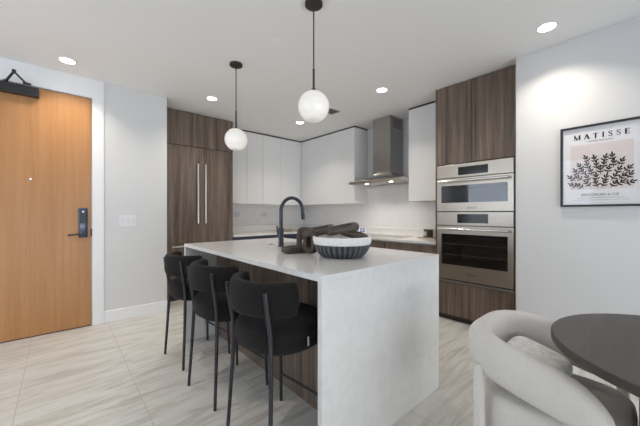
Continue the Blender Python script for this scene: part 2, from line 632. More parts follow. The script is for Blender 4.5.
def downlight(u, v, label, seen=True):
    t = thing('recessed_downlight', (u, v, ZC), label, 'ceiling light', GC)
    bm = bm_new(); add_lathe(bm, [(0.057, ZC - .0005), (0.070, ZC - .0005), (0.070, ZC - .003), (0.061, ZC - .005), (0.057, ZC - .003)], u, v, 40)
    link('trim_ring', bm, M_PLASTIC, t, smooth=True)
    bm = bm_new(); add_lathe(bm, [(0.001, ZC - .0005), (0.057, ZC - .0005), (0.057, ZC - .0045), (0.001, ZC - .0050)], u, v, 40)
    link('lens', bm, M_LED, t, smooth=True)
    area('downlight_beam', (u, v, ZC - .012), (0, 0, 0), 0.12, 0.12, DOWNLIGHT_W, WARM, HALF, 'DISK')
    return t


downlight(0.056, 3.649, 'round recessed ceiling light in front of the wooden door')
downlight(1.429, 3.652, 'round recessed ceiling light in front of the tall walnut refrigerator')
downlight(2.814, 2.087, 'round recessed ceiling light in front of the range hood')
downlight(2.819, 0.538, 'round recessed ceiling light in front of the framed poster wall')
downlight(2.846, 3.69, 'small recessed ceiling light nearest the kitchen corner, left of the near globe pendant')
for u, v in ((0.056, 2.09),):
    area('downlight_beam', (u, v, ZC - .012), (0, 0, 0), 0.12, 0.12, DOWNLIGHT_W, WARM, HALF, 'DISK')

GP = 'globe pendants over the island'


def pendant(u, v, zc, label):
    t = thing('globe_pendant', (u, v, ZC), label, 'pendant light', GP)
    bm = bm_new(); add_lathe(bm, [(0.001, ZC - .0005), (0.060, ZC - .0005), (0.060, ZC - .018), (0.055, ZC - .022), (0.001, ZC - .023)], u, v, 40)
    link('canopy', bm, M_BRONZE, t, smooth=True)
    bm = bm_new(); add_tube(bm, [(u, v, ZC - .022), (u, v, 2.18)], 0.0045, 10)
    link('rod', bm, M_BRONZE, t, smooth=True)
    bm = bm_new(); add_tube(bm, [(u, v, 2.19), (u, v, zc + .106)], 0.0075, 12)
    add_tube(bm, [(u, v, zc + .119), (u, v, zc + .099)], 0.016, 16)
    link('stem', bm, M_BRONZE, t, smooth=True)
    bm = bm_new()
    R = 0.107
    prof = [(0.0005, zc + R * math.cos(0.02))] + [(R * math.sin(a), zc + R * math.cos(a)) for a in [0.12 + i * (2.62 - .12) / 26 for i in range(27)]]
    prof += [(R * math.sin(2.62) * .9, zc + R * math.cos(2.62) - .001), (0.0005, zc + R * math.cos(2.62) - .001)]
    add_lathe(bm, prof, u, v, 48)
    link('globe', bm, M_GLOBE, t, smooth=True)
    return t


pendant(1.302, 1.535, 1.933, 'white glass globe pendant hanging above the bowl, nearer the camera')
pendant(1.273, 2.657, 1.914, 'white glass globe pendant in front of the refrigerator, farther along the island')

av = thing('ceiling_vent', (2.85, 2.99, ZC), 'small dark slatted air vent in the ceiling behind the near globe pendant', 'air vent')
bm = bm_new()
for b in ((2.74, 2.96, 2.90, 2.915), (2.74, 2.96, 3.065, 3.08), (2.74, 2.755, 2.915, 3.065), (2.945, 2.96, 2.915, 3.065)):
    add_box(bm, *b, ZC - .008, ZC - .0005)
link('frame', bm, M_VENTW, av)
boxpart('duct_opening', (2.755, 2.945, 2.915, 3.065, ZC - .002, ZC - .0005), M_GREYPL, av)
bm = bm_new()
for k in range(5):
    y = 2.932 + k * 0.029
    add_box(bm, 2.755, 2.945, y, y + .008, ZC - .008, ZC - .002)
link('slats', bm, M_GREYPL, av)


def cap(u, v, r, label):
    bm = bm_new()
    add_lathe(bm, [(0.001, ZC - .0005), (r, ZC - .0005), (r, ZC - .003), (r * .86, ZC - .005), (r * .8, ZC - .003), (0.001, ZC - .0035)], u, v, 32)
    tag(link('sprinkler_cover', bm, M_CEIL, origin=(u, v, ZC), smooth=True), label, 'sprinkler', 'sprinkler covers')


cap(1.347, 2.088, 0.042, 'round white sprinkler cover in the ceiling between the two globe pendants')
cap(2.554, 2.344, 0.035, 'small white sprinkler cover in the ceiling near the range hood')

# ------------------------------------------------------------------ refrigerator column
FV, FU0, FU1 = 4.34, 1.075, 2.028
fr = thing('refrigerator', (1.55, 4.65, 0), 'tall walnut panelled refrigerator with two long steel handles', 'refrigerator')
boxpart('carcass', (FU0 - .06, FU1, FV + .022, KV - .002, 0.0, 2.155), M_WALNUT_D, fr)
boxpart('side_panel', (FU0 - .065, FU0 - .004, FV, FV + .02, 0.0, 2.155), M_WALNUT, fr)
for (a, b) in ((FU0, 1.5385), (1.5435, FU1 - .002)):
    d = boxpart('door', (a, b, FV, FV + .02, 0.795, 2.152), M_WALNUT, fr, 0.001)
    hx = 1.480 if a < 1.2 else 1.588
    bm = bm_new()
    add_box(bm, hx - .011, hx + .011, FV - .060, FV - .036, 1.06, 1.912, bev=0.003)
    for z in (1.10, 1.872):
        add_box(bm, hx - .008, hx + .008, FV - .037, FV - .0005, z - .008, z + .008)
    link('handle', bm, M_CHROME, d, label='long vertical steel bar handle')
d = boxpart('freezer_drawer', (FU0, FU1 - .002, FV, FV + .02, 0.10, 0.789), M_WALNUT, fr, 0.001)
bm = bm_new()
add_box(bm, 1.13, 1.975, FV - .060, FV - .036, 0.738, 0.760, bev=0.003)
for x in (1.18, 1.925):
    add_box(bm, x - .008, x + .008, FV - .037, FV - .0005, 0.741, 0.757)
link('handle', bm, M_CHROME, d, label='horizontal steel bar handle')
boxpart('plinth', (FU0 - .06, FU1, FV + .03, FV + .045, 0.0, 0.095), M_DARKGAP, fr)
oc = thing('over_fridge_cabinet', (1.55, 4.65, 2.158), 'walnut cabinet above the refrigerator under the ceiling', 'cabinet')
boxpart('carcass', (FU0 - .06, FU1, FV + .022, KV - .002, 2.158, 2.640), M_WALNUT_D, oc)
boxpart('door', (FU0 - .065, FU1 - .001, FV, FV + .02, 2.161, 2.632), M_WALNUT, oc, 0.001)

# ------------------------------------------------------------------ wall cabinets (white)
GW = 'white wall cabinets'
CT = 2.618
CB = 1.372


def wall_cab_back(u0, u1, seams, label):
    """faces -v, against the back wall"""
    t = thing('wall_cabinet', ((u0 + u1) / 2, KV, CB), label, 'cabinet', GW)
    boxpart('carcass', (u0, u1, 4.666, KV - .002, CB, CT), M_LACQ, t)
    e = [u0] + seams + [u1]
    for a, b in zip(e[:-1], e[1:]):
        boxpart('door', (a + .0012, b - .0012, 4.644, 4.664, CB, CT), M_LACQ, t, 0.0008)
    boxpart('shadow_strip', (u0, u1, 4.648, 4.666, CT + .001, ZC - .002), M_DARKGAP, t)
    return t


def wall_cab_right(v0, v1, seams, face, label, side=False):
    t = thing('wall_cabinet', (WU, (v0 + v1) / 2, CB), label, 'cabinet', GW)
    boxpart('carcass', (face + .022, WU - .002, v0, v1, CB, CT), M_LACQ, t)
    e = [v0] + seams + [v1]
    for a, b in zip(e[:-1], e[1:]):
        boxpart('door', (face, face + .02, a + .0012, b - .0012, CB, CT), M_LACQ, t, 0.0008)
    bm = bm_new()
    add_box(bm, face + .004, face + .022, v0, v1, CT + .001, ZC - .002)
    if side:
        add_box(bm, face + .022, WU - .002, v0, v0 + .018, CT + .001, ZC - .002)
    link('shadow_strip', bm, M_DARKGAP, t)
    return t


wall_cab_back(2.031, 2.743, [2.427], 'white gloss two-door wall cabinet right beside the refrigerator')
wall_cab_back(2.744, 3.608, [3.119], 'white gloss two-door wall cabinet on the back wall reaching the corner')
wall_cab_right(3.225, 4.642, [3.806], 3.61, 'wide white gloss wall cabinet left of the range hood', True)
wall_cab_right(1.677, 2.213, [], 3.583, 'narrow white gloss wall cabinet between range hood and ovens')

# ------------------------------------------------------------------ base cabinets, worktop, backsplash
WZ = 0.866
bc = thing('base_cabinet', (2.7, 4.65, 0), 'dark fronted base cabinet under the back counter beside the refrigerator', 'cabinet', 'base cabinets')
boxpart('carcass', (2.031, 3.36, 4.362, KV - .002, 0.08, WZ - .032), M_WALNUT_D, bc)
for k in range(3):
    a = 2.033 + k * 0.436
    boxpart('door', (a, a + .432, 4.34, 4.36, 0.09, WZ - .036), M_BLUECAST, bc, 0.001)
boxpart('plinth', (2.031, 3.36, 4.40, 4.42, 0, 0.08), M_DARKGAP, bc)


def base_right(v0, v1, label):
    t = thing('base_cabinet', (3.65, (v0 + v1) / 2, 0), label, 'cabinet', 'base cabinets')
    boxpart('carcass', (3.364, WU - .002, v0, v1, 0.08, WZ - .032), M_WALNUT_D, t)
    n = 3
    zs = [0.09, 0.36, 0.60, WZ - .055]
    for a, b in zip(zs[:-1], zs[1:]):
        boxpart('drawer_front', (3.342, 3.362, v0 + .0015, v1 - .0015, a, b - .004), M_WALNUT, t, 0.001)
    boxpart('grip_channel', (3.350, 3.364, v0, v1, WZ - .054, WZ - .032), M_STEELH, t)
    boxpart('plinth', (3.40, 3.42, v0, v1, 0, 0.08), M_DARKGAP, t)


base_right(1.677, 2.655, 'walnut drawer base cabinet beside the oven tower')
base_right(2.657, 4.335, 'walnut drawer base cabinet in the corner behind the island bowl')

bm = bm_new()
add_box(bm, 2.031, WU - .002, 4.318, KV - .002, WZ - .031, WZ, bev=0.002)
add_box(bm, 3.320, WU - .002, 1.677, 4.318, WZ - .031, WZ, bev=0.002)
tag(link('kitchen_worktop', bm, M_QUARTZ, origin=(3.6, 4.6, WZ - .03)), 'white quartz L-shaped worktop along the kitchen walls', 'worktop')
bm = bm_new()
add_box(bm, 2.031, WU - .014, KV - .013, KV - .0005, WZ + .001, CB)
struct('trim_2', bm, M_QWALL)['label'] = 'pale quartz backsplash along the back wall'
bm = bm_new()
add_box(bm, WU - .012, WU - .0005, 2.27, KV - .014, WZ + .001, 1.655)
add_box(bm, WU - .0112, WU - .0005, 1.677, 2.269, WZ + .001, CB - .002)
struct('trim_3', bm, M_QWALL)['label'] = 'pale quartz backsplash behind the range hood'
bm = bm_new()
add_box(bm, 2.031, WU - .014, KV - .032, KV - .0135, WZ + .0005, 0.985, bev=0.002)
add_box(bm, WU - .032, WU - .0125, 1.677, KV - .033, WZ + .0005, 0.978, bev=0.002)
struct('trim_4', bm, M_QUARTZ)['label'] = 'low white quartz upstand above the worktop'

# cooktop
ck = thing('cooktop', (3.62, 2.7, WZ), 'flat black glass cooktop on the worktop below the hood', 'cooktop')
boxpart('glass_plate', (3.40, 3.86, 2.30, 3.10, WZ + .0005, WZ + .007), M_BLACKG, ck, 0.001)
bm = bm_new()
for b in ((3.394, 3.40, 2.294, 3.106), (3.86, 3.866, 2.294, 3.106), (3.40, 3.86, 2.294, 2.30), (3.40, 3.86, 3.10, 3.106)):
    add_box(bm, *b, WZ + .0005, WZ + .008)
link('steel_rim', bm, M_CHROME, ck)

# canister on a board, card, tray
cb = thing('coffee_canister', (3.80, 2.04, WZ + .012), 'small dark canister with a pale front standing on a board beside the ovens', 'canister')
bm = bm_new(); add_lathe(bm, [(0.001, WZ + .0125), (0.060, WZ + .0125), (0.062, WZ + .02), (0.062, WZ + .10), (0.059, WZ + .108), (0.001, WZ + .108)], 3.80, 2.04, 32)
link('body', bm, plain('dark_tin', (0.05, 0.04, 0.03), 0.35), cb, smooth=True)
bm = bm_new()
R = [[(3.80 + r * math.cos(a), 2.04 + r * math.sin(a), z) for a in [PI * .52 + i * PI * .50 / 12 for i in range(13)] for r in (0.0635,)] for z in (WZ + .03, WZ + .092)]
t = bmesh.new()
V = [[t.verts.new(p) for p in r] for r in R]
for i in range(12):
    t.faces.new((V[0][i], V[0][i + 1], V[1][i + 1], V[1][i]))
bmesh.ops.solidify(t, geom=list(t.faces), thickness=0.001)
merge(bm, t)
link('front_label', bm, M_CARD, cb, smooth=True)
bm = bm_new(); add_lathe(bm, [(0.001, WZ + .1085), (0.063, WZ + .1085), (0.063, WZ + .118), (0.058, WZ + .122), (0.001, WZ + .122)], 3.80, 2.04, 32)
link('lid', bm, plain('tin_lid', (0.12, 0.09, 0.06), 0.3, 0.6), cb, smooth=True)
bm = bm_new(); add_box(bm, 3.70, 3.90, 1.93, 2.16, WZ + .0005, WZ + .012, bev=0.003)
tag(link('serving_board', bm, M_TAN, origin=(3.80, 2.04, WZ)), 'small tan board under the dark canister', 'board')

pc = thing('info_card', (3.47, 2.915, WZ + .008), 'small white folded card with a blue square standing on the cooktop', 'card')
bm = bm_new()
mt = Matrix.Translation((3.46, 2.93, WZ + .010)) @ Matrix.Rotation(math.radians(38), 4, 'Z')
add_box(bm, -.002, .000, -.05, .05, 0, .115, mtx=mt @ Matrix.Rotation(math.radians(14), 4, 'Y'))
add_box(bm, .054, .056, -.05, .05, 0, .115, mtx=mt @ Matrix.Rotation(0, 4, 'Y') @ Matrix.Translation((.055, 0, 0)) @ Matrix.Rotation(math.radians(-14), 4, 'Y') @ Matrix.Translation((-.055, 0, 0)))
link('folded_card', bm, M_CARD, pc)
bm = bm_new()
add_box(bm, -.0035, -.0022, -.036, .036, .045, .108, mtx=mt @ Matrix.Rotation(math.radians(14), 4, 'Y'))
sq = link('blue_square', bm, M_CARDB, pc)
bm = bm_new()
for y in (-.016, .004):
    for z in (.066, .082):
        add_box(bm, -.0045, -.0034, y, y + .014, z, z + .010, mtx=mt @ Matrix.Rotation(math.radians(14), 4, 'Y'))
link('white_mark', bm, M_CARD, sq)

tr = thing('low_tray', (3.22, 4.60, WZ), 'low tan tray on the back counter behind the faucet', 'tray')
bm = bm_new()
rings = []
for sx, sz in ((0.90, 0.0005), (1.0, 0.004), (1.04, 0.045), (1.0, 0.047), (0.95, 0.012), (0.85, 0.010)):
    rings.append([(3.22 + x * sx, 4.60 + y * sx, WZ + sz) for x, y in superell(0.125, 0.08, 36, 3)])
add_loft(bm, rings)
link('tray_body', bm, M_TAN, tr, smooth=True)

# ------------------------------------------------------------------ range hood
hd = thing('range_hood', (WU, 2.69, 1.66), 'stainless steel chimney range hood on the wall above the cooktop', 'range hood')
HV0, HV1, HU = 2.222, 3.200, 3.45
CV0, CV1, CU = 2.525, 2.842, 3.605
bm = bm_new()
add_box(bm, HU, WU - .013, HV0, HV1, 1.662, 1.702, bev=0.002)
link('canopy', bm, M_STEEL, hd)
bm = bm_new()
rings = []
N = 10
for i in range(N + 1):
    s = i / N
    q = (1 - s) ** 3.2            # concave flare
    z = 1.7025 + 0.150 * s
    u0 = CU + (HU + .04 - CU) * q
    v0 = CV0 + (HV0 + .03 - CV0) * q
    v1 = CV1 + (HV1 - .05 - CV1) * q
    rings.append([(u0, v0, z), (u0, v1, z), (WU - .013, v1, z), (WU - .013, v0, z)])
add_loft(bm, rings)
link('flared_skirt', bm, M_STEELH, hd, smooth=30)
bm = bm_new()
add_box(bm, CU, WU - .013, CV0, CV1, 1.8535, ZC - .001)
link('chimney', bm, M_STEELH, hd)
bm = bm_new()
for k in range(5):
    z = ZC - .05 - k * .028
    add_box(bm, CU + .07, WU - .06, CV0 - .003, CV0 - .0005, z, z + .014)
link('vent_slots', bm, M_GREYPL, hd)
bm = bm_new()
add_box(bm, HU + .03, WU - .05, HV0 + .03, HV1 - .03, 1.658, 1.6615)
link('filter_panel', bm, plain('filter_steel', (0.62, 0.60, 0.57), 0.35, 0.8), hd)
for v in (2.46, 2.90):
    bm = bm_new(); add_lathe(bm, [(0.001, 1.6575), (0.026, 1.6575), (0.026, 1.653), (0.001, 1.652)], 3.53, v, 24)
    link('hood_lamp', bm, M_HOODLED, hd, smooth=True)
    area('hood_beam', (3.53, v, 1.645), (0, 0, 0), 0.05, 0.05, 2.2, (1, 0.93, 0.85), HALF, 'DISK')

# ------------------------------------------------------------------ oven tower
TU, TV0, TV1 = 3.282, 0.852, 1.674
OV0, OV1 = 0.882, 1.648
tw = thing('oven_tower_cabinet', (3.6, 1.27, 0), 'tall walnut cabinet surrounding the two built-in ovens', 'cabinet')
bm = bm_new()
add_box(bm, TU + .002, WU - .002, OV1 + .004, TV1, 0.062, 2.640)
link('side_panel', bm, M_WALNUT, tw)
bm = bm_new()
add_box(bm, TU + .002, WU - .002, TV0, OV0 - .004, 0.062, 2.640)
link('side_panel', bm, M_WALNUT, tw)
boxpart('carcass', (TU + .024, WU - .002, OV0 - .003, OV1 + .003, 1.76, 2.640), M_WALNUT_D, tw)
boxpart('drawer_box', (TU + .024, WU - .002, OV0 - .003, OV1 + .003, 0.062, 0.43), M_WALNUT_D, tw)
boxpart('door', (TU, TU + .02, 1.281, TV1 - .002, 1.756, 2.634), M_WALNUT, tw, 0.001)
boxpart('door', (TU, TU + .02, OV0 - .016, 1.275, 1.756, 2.634), M_WALNUT, tw, 0.001)
boxpart('drawer_front', (TU, TU + .02, OV0, TV1 - .004, 0.066, 0.428), M_WALNUT, tw, 0.001)
boxpart('grip_rail', (TU - .001, TU + .02, OV0, OV1 + .002, 0.432, 0.456), M_STEELH, tw, 0.002, 'grey metal grip rail')
boxpart('plinth', (TU + .05, TU + .07, TV0, TV1, 0.0, 0.061), M_DARKGAP, tw)


def brand_text(parent, txt, u, v, z, size, mat, name):
    cu = bpy.data.curves.new(name, 'FONT')
    cu.body = txt
    cu.size = size
    cu.align_x = 'CENTER'
    cu.align_y = 'CENTER'
    cu.extrude = 0.0003
    o = bpy.data.objects.new('tmp', cu)
    COL.objects.link(o)
    dg = bpy.context.evaluated_depsgraph_get()
    me = bpy.data.meshes.new_from_object(o.evaluated_get(dg))
    bpy.data.objects.remove(o)
    bm = bm_new()
    bm.from_mesh(me)
    # text x -> -v, text y -> z, text z -> -u
    m = Matrix(((0, 0, -1, u), (-1, 0, 0, v), (0, 1, 0, z), (0, 0, 0, 1)))
    bmesh.ops.transform(bm, matrix=m, verts=bm.verts)
    return link(name, bm, mat, parent)


def oven(name, z0, z1, zc, wz0, wz1, label, disp, racks, cat):
    t = thing(name, (3.5, 1.265, z0), label, cat)
    F = TU - .012
    boxpart('control_panel', (F, F + .03, OV0, OV1, zc + .004, z1), M_STEEL, t, 0.002)
    boxpart('display', (F - .002, F - .0003, *disp), M_DISPLAY, t)
    # door: steel frame around a window
    wv0, wv1 = OV0 + .050, OV1 - .050
    bm = bm_new()
    for b in ((OV0, OV1, z0, wz0), (OV0, OV1, wz1, zc - .004), (OV0, wv0, wz0, wz1), (wv1, OV1, wz0, wz1)):
        add_box(bm, F, F + .03, *b)
    dr = link('door', bm, M_STEEL, t)
    boxpart('door_window', (F + .004, F + .008, wv0, wv1, wz0, wz1), M_OVENGLASS, dr)
    bm = bm_new()
    hz = zc - .038
    add_tube(bm, [(F - .048, OV0 + .03, hz), (F - .048, OV1 - .03, hz)], 0.0125, 16)
    for v in (OV0 + .045, OV1 - .045):
        add_box(bm, F - .044, F - .0004, v - .010, v + .010, hz - .008, hz + .008)
    link('handle', bm, M_CHROME, dr, smooth=True)
    # cavity
    bm = bm_new()
    x0, x1 = F + .032, WU - .06
    for b in ((x0, x1, OV0 + .004, wv0, z0 + .004, z1), (x0, x1, wv1, OV1 - .004, z0 + .004, z1), (x0, x1, wv0, wv1, z0 + .004, wz0 - .004), (x0, x1, wv0, wv1, wz1 + .004, z1), (x1 - .1, x1, wv0, wv1, wz0, wz1)):
        add_box(bm, *b)
    link('cavity', bm, M_CAVITY, t)
    for z in racks:
        bm = bm_new()
        for v in [wv0 + .003 + i * (wv1 - wv0 - .006) / 14 for i in range(15)]:
            add_tube(bm, [(x0 + .02, v, z), (x1 - .105, v, z)], 0.002, 6)
        for x in (x0 + .02, x1 - .106):
            add_tube(bm, [(x, wv0 + .001, z), (x, wv1 - .001, z)], 0.0035, 8)
        link('rack', bm, M_RACK, t)
    brand_text(dr, 'BOSCH', F - .0005, 1.265, z0 + (0.035 if z0 > 1 else 0.075), 0.030, plain('brand_ink', (0.10, 0.09, 0.09), 0.4), 'brand_mark')
    return t


oven('wall_oven', 0.470, 1.218, 1.068, 0.632, 0.975, 'large stainless built-in oven below the microwave oven', (1.108, 1.418, 1.100, 1.197), (0.74, 0.86), 'oven')
oven('microwave_oven', 1.228, 1.745, 1.596, 1.322, 1.512, 'smaller stainless microwave oven built in above the large oven', (1.108, 1.408, 1.622, 1.709), (), 'microwave')

# ------------------------------------------------------------------ island
IU0, IU1, IV0, IV1, IZ = 0.880, 1.969, 0.980, 2.920, 0.919
isl = thing('island_worktop', (1.42, 1.95, 0), 'white quartz island worktop with waterfall ends', 'worktop')
SU0, SU1, SV0, SV1 = 1.515, 1.86, 1.78, 2.36
bm = bm_new()
z0 = IZ - .028
add_box(bm, IU0, SU0, IV0, IV1, z0, IZ)
add_box(bm, SU1, IU1, IV0, IV1, z0, IZ)
add_box(bm, SU0, SU1, IV0, SV0, z0, IZ)
add_box(bm, SU0, SU1, SV1, IV1, z0, IZ)
bmesh.ops.remove_doubles(bm, verts=bm.verts, dist=1e-5)
link('top_slab', bm, M_QUARTZ, isl)
boxpart('waterfall_panel', (IU0, IU1, IV0, IV0 + .029, 0.0, z0 - .0003), M_QUARTZ, isl)
boxpart('waterfall_panel', (IU0, IU1, IV1 - .029, IV1, 0.0, z0 - .0003), M_QUARTZ, isl)
icb = thing('island_cabinet', (1.57, 1.95, 0), 'walnut island cabinet under the white worktop behind the stools', 'cabinet')
bm = bm_new()
add_box(bm, 1.195, 1.925, IV0 + .031, IV1 - .031, 0.05, 0.66)
add_box(bm, 1.195, 1.49, IV0 + .031, IV1 - .031, 0.66, z0 - .001)
link('carcass', bm, M_WALNUT_D, icb)
for k in range(3):
    a = IV0 + .031 + k * 0.6263
    boxpart('back_panel', (1.178, 1.194, a, a + .6255, 0.0, z0 - .001), M_WALNUT, icb)
    boxpart('door', (1.926, 1.946, a + .001, a + .6245, 0.09, z0 - .012), M_WALNUT, icb, 0.001)
boxpart('plinth', (1.86, 1.88, IV0 + .031, IV1 - .031, 0.0, 0.05), M_DARKGAP, icb)

# sink
sk = thing('sink', (1.69, 2.07, 0.70), 'undermount steel sink set into the island worktop', 'sink')
bm = bm_new()
rings = []
uc, vc = (SU0 + SU1) / 2, (SV0 + SV1) / 2
for ex, z in ((.012, z0 - .002), (0.0, z0 - .002), (-.004, 0.72), (-.03, 0.70)):
    hu, hv = (SU1 - SU0) / 2 + ex, (SV1 - SV0) / 2 + ex
    rings.append([(uc + x, vc + y, z) for x, y in superell(hu, hv, 40, 8)])
t = bm_new(); add_loft(t, rings, cap0=False)
merge(bm, t)
link('basin', bm, plain('sink_steel', (0.30, 0.30, 0.31), 0.35, 0.9), sk, smooth=True)
bm = bm_new(); add_lathe(bm, [(0.001, 0.701), (0.045, 0.701), (0.045, 0.705), (0.03, 0.703), (0.001, 0.703)], uc, vc, 24)
link('drain', bm, M_CHROME, sk, smooth=True)

# faucet
fu, fv = 1.423, 2.111
fa = thing('kitchen_faucet', (fu, fv, IZ), 'blue-black gooseneck faucet standing on the island', 'faucet')
bm = bm_new(); add_lathe(bm, [(0.001, IZ + .0005), (0.028, IZ + .0005), (0.028, IZ + .008), (0.023, IZ + .012), (0.023, IZ + .155), (0.017, IZ + .165), (0.001, IZ + .165)], fu, fv, 28)
link('base', bm, M_NAVY, fa, smooth=True)
bm = bm_new()
Rr = 0.118
zt = 1.222
path = [(fu, fv, IZ + .16), (fu, fv, 1.15)] + [(fu + Rr - Rr * math.cos(a), fv, zt + Rr * math.sin(a)) for a in [i * PI / 18 for i in range(19)]] + [(fu + 2 * Rr + .002, fv, 1.19)]
add_tube(bm, path, 0.0155, 16)
link('spout', bm, M_NAVY, fa, smooth=True)
bm = bm_new(); add_tube(bm, [(fu + 2 * Rr + .002, fv, 1.197), (fu + 2 * Rr + .006, fv, 1.148)], 0.018, 16, radii=[0.0185, 0.0165])
link('spray_head', bm, M_NAVY, fa, smooth=True)
bm = bm_new()
add_tube(bm, [(fu, fv + .02, 1.01), (fu, fv + .05, 1.01)], 0.013, 14)
add_tube(bm, [(fu, fv + .046, 1.005), (fu - .002, fv + .052, 1.06), (fu - .006, fv + .055, 1.095)], 0.0065, 10)
link('lever', bm, M_BLACKM, fa, smooth=True)
bm = bm_new(); add_lathe(bm, [(0.001, IZ + .0005), (0.026, IZ + .0005), (0.026, IZ + .006), (0.022, IZ + .010), (0.001, IZ + .010)], 1.45, 2.31, 24)
tag(link('deck_button', bm, plain('grey_metal_cap', (0.35, 0.34, 0.32), 0.35, 0.6), origin=(1.45, 2.31, IZ), smooth=True), 'flat grey round button on the island left of the faucet', 'button')

# ------------------------------------------------------------------ bowl and wooden chain
bu, bv = 1.402, 1.363
bo = thing('fluted_bowl', (bu, bv, IZ), 'round bowl, white above and dark fluted below, on the island', 'bowl')
bm = bm_new()
NR = 32


def flute(a, k):
    return 1.0 - 0.085 * max(0.0, math.cos(a * NR)) ** 1.5


prof = [(0.001, IZ + .0008), (0.128, IZ + .0008), (0.139, IZ + .005), (0.154, IZ + .018), (0.169, IZ + .037), (0.180, IZ + .058), (0.187, IZ + .082), (0.188, IZ + .0835), (0.150, IZ + .0835), (0.001, IZ + .0835)]
add_lathe(bm, prof, bu, bv, NR * 12, lambda a, k: flute(a, k) if 1 < k < 8 else 1)
link('fluted_base', bm, M_BOWLD, bo, smooth=50)
bm = bm_new()


def scallop(a, k):
    return 1.0 + (0.010 * math.cos(a * NR) if 1 <= k <= 4 else 0)


prof = [(0.05, IZ + .0840), (0.184, IZ + .0840), (0.189, IZ + .096), (0.192, IZ + .116), (0.191, IZ + .131), (0.184, IZ + .134), (0.177, IZ + .126), (0.165, IZ + .104), (0.12, IZ + .090), (0.05, IZ + .086)]
add_lathe(bm, prof, bu, bv, NR * 6, scallop)
link('white_rim', bm, M_BOWLW, bo, smooth=True)

D0 = (math.cos(YAW), math.sin(YAW))
R0 = (math.sin(YAW), -math.cos(YAW))


def at(px, py, d):
    """a world point seen at distance d (used only to measure the chain's place on the island)"""
    a = (px - 320) / 294.04
    b = -(py - 213.763) / 294.04
    return Vector((d * (D0[0] + a * R0[0]), d * (D0[1] + a * R0[1]), CAM_H + d * b))


ch = thing('wooden_chain', (1.38, 1.58, IZ), 'dark carved wooden chain lying on the island and draped into the bowl', 'decorative chain')


def chain_link(c, ax, side, L, W, r=0.0195):
    """rounded-rectangle link: long axis ax, short axis side"""
    c = Vector(c)
    ax = Vector(ax).normalized()
    side = Vector(side)
    side = (side - ax * side.dot(ax)).normalized()
    pts = []
    cr = min(L, W) * 0.22
    for (sx, sy, a0) in ((1, 1, 0), (-1, 1, 1), (-1, -1, 2), (1, -1, 3)):
        for i in range(7):
            a = (a0 + i / 6) * PI / 2
            x = sx * (L / 2 - cr) + cr * math.cos(a)
            y = sy * (W / 2 - cr) + cr * math.sin(a)
            pts.append(c + ax * x + side * y)
    P, T = frames(pts, True)
    nrm = ax.cross(side)
    rings = []
    for p, t in zip(P, T):
        o = t.cross(nrm).normalized()
        rings.append([p + o * x + nrm * y for x, y in superell(r, r * 1.1, 16, 4.5)])
    bm = bm_new()
    add_loft(bm, rings, closed=True)
    return link('link', bm, M_CHAIN, ch, smooth=True)


UP = Vector((0, 0, 1))
RT = Vector((*R0, 0))
FW = Vector((*D0, 0))
c1 = at(294.5, 250.2, 2.13); c1.z = IZ + .0235
chain_link(c1, RT * 1.0 + FW * 0.55, FW - RT * .5, 0.140, 0.092)
c2 = at(305.5, 238.5, 2.12)
chain_link((c2.x, c2.y, IZ + .097), UP + RT * .06, RT + FW * .15, 0.138, 0.090)
c3 = at(310.5, 243.5, 2.04)
chain_link((c3.x, c3.y, IZ + .092), UP * 1 + RT * .08, RT * .55 - FW * .75, 0.128, 0.095)
c4 = at(318, 231.0, 2.06)
chain_link(c4, RT * 1.0 + UP * .19 - FW * .15, FW * 1.0 + UP * .15, 0.185, 0.10)
c5 = at(342, 228.8, 2.00)
chain_link(c5, RT * 1.0 + UP * .20 + FW * .1, FW * 1.0 + UP * .12, 0.185, 0.10)
c6 = at(353, 234.0, 2.02)
chain_link(c6, RT * 1.0 - UP * .28 + FW * .1, FW * 1.0 + UP * .1, 0.165, 0.095)

# ------------------------------------------------------------------ bar stools
GS = 'bar stools along the island'


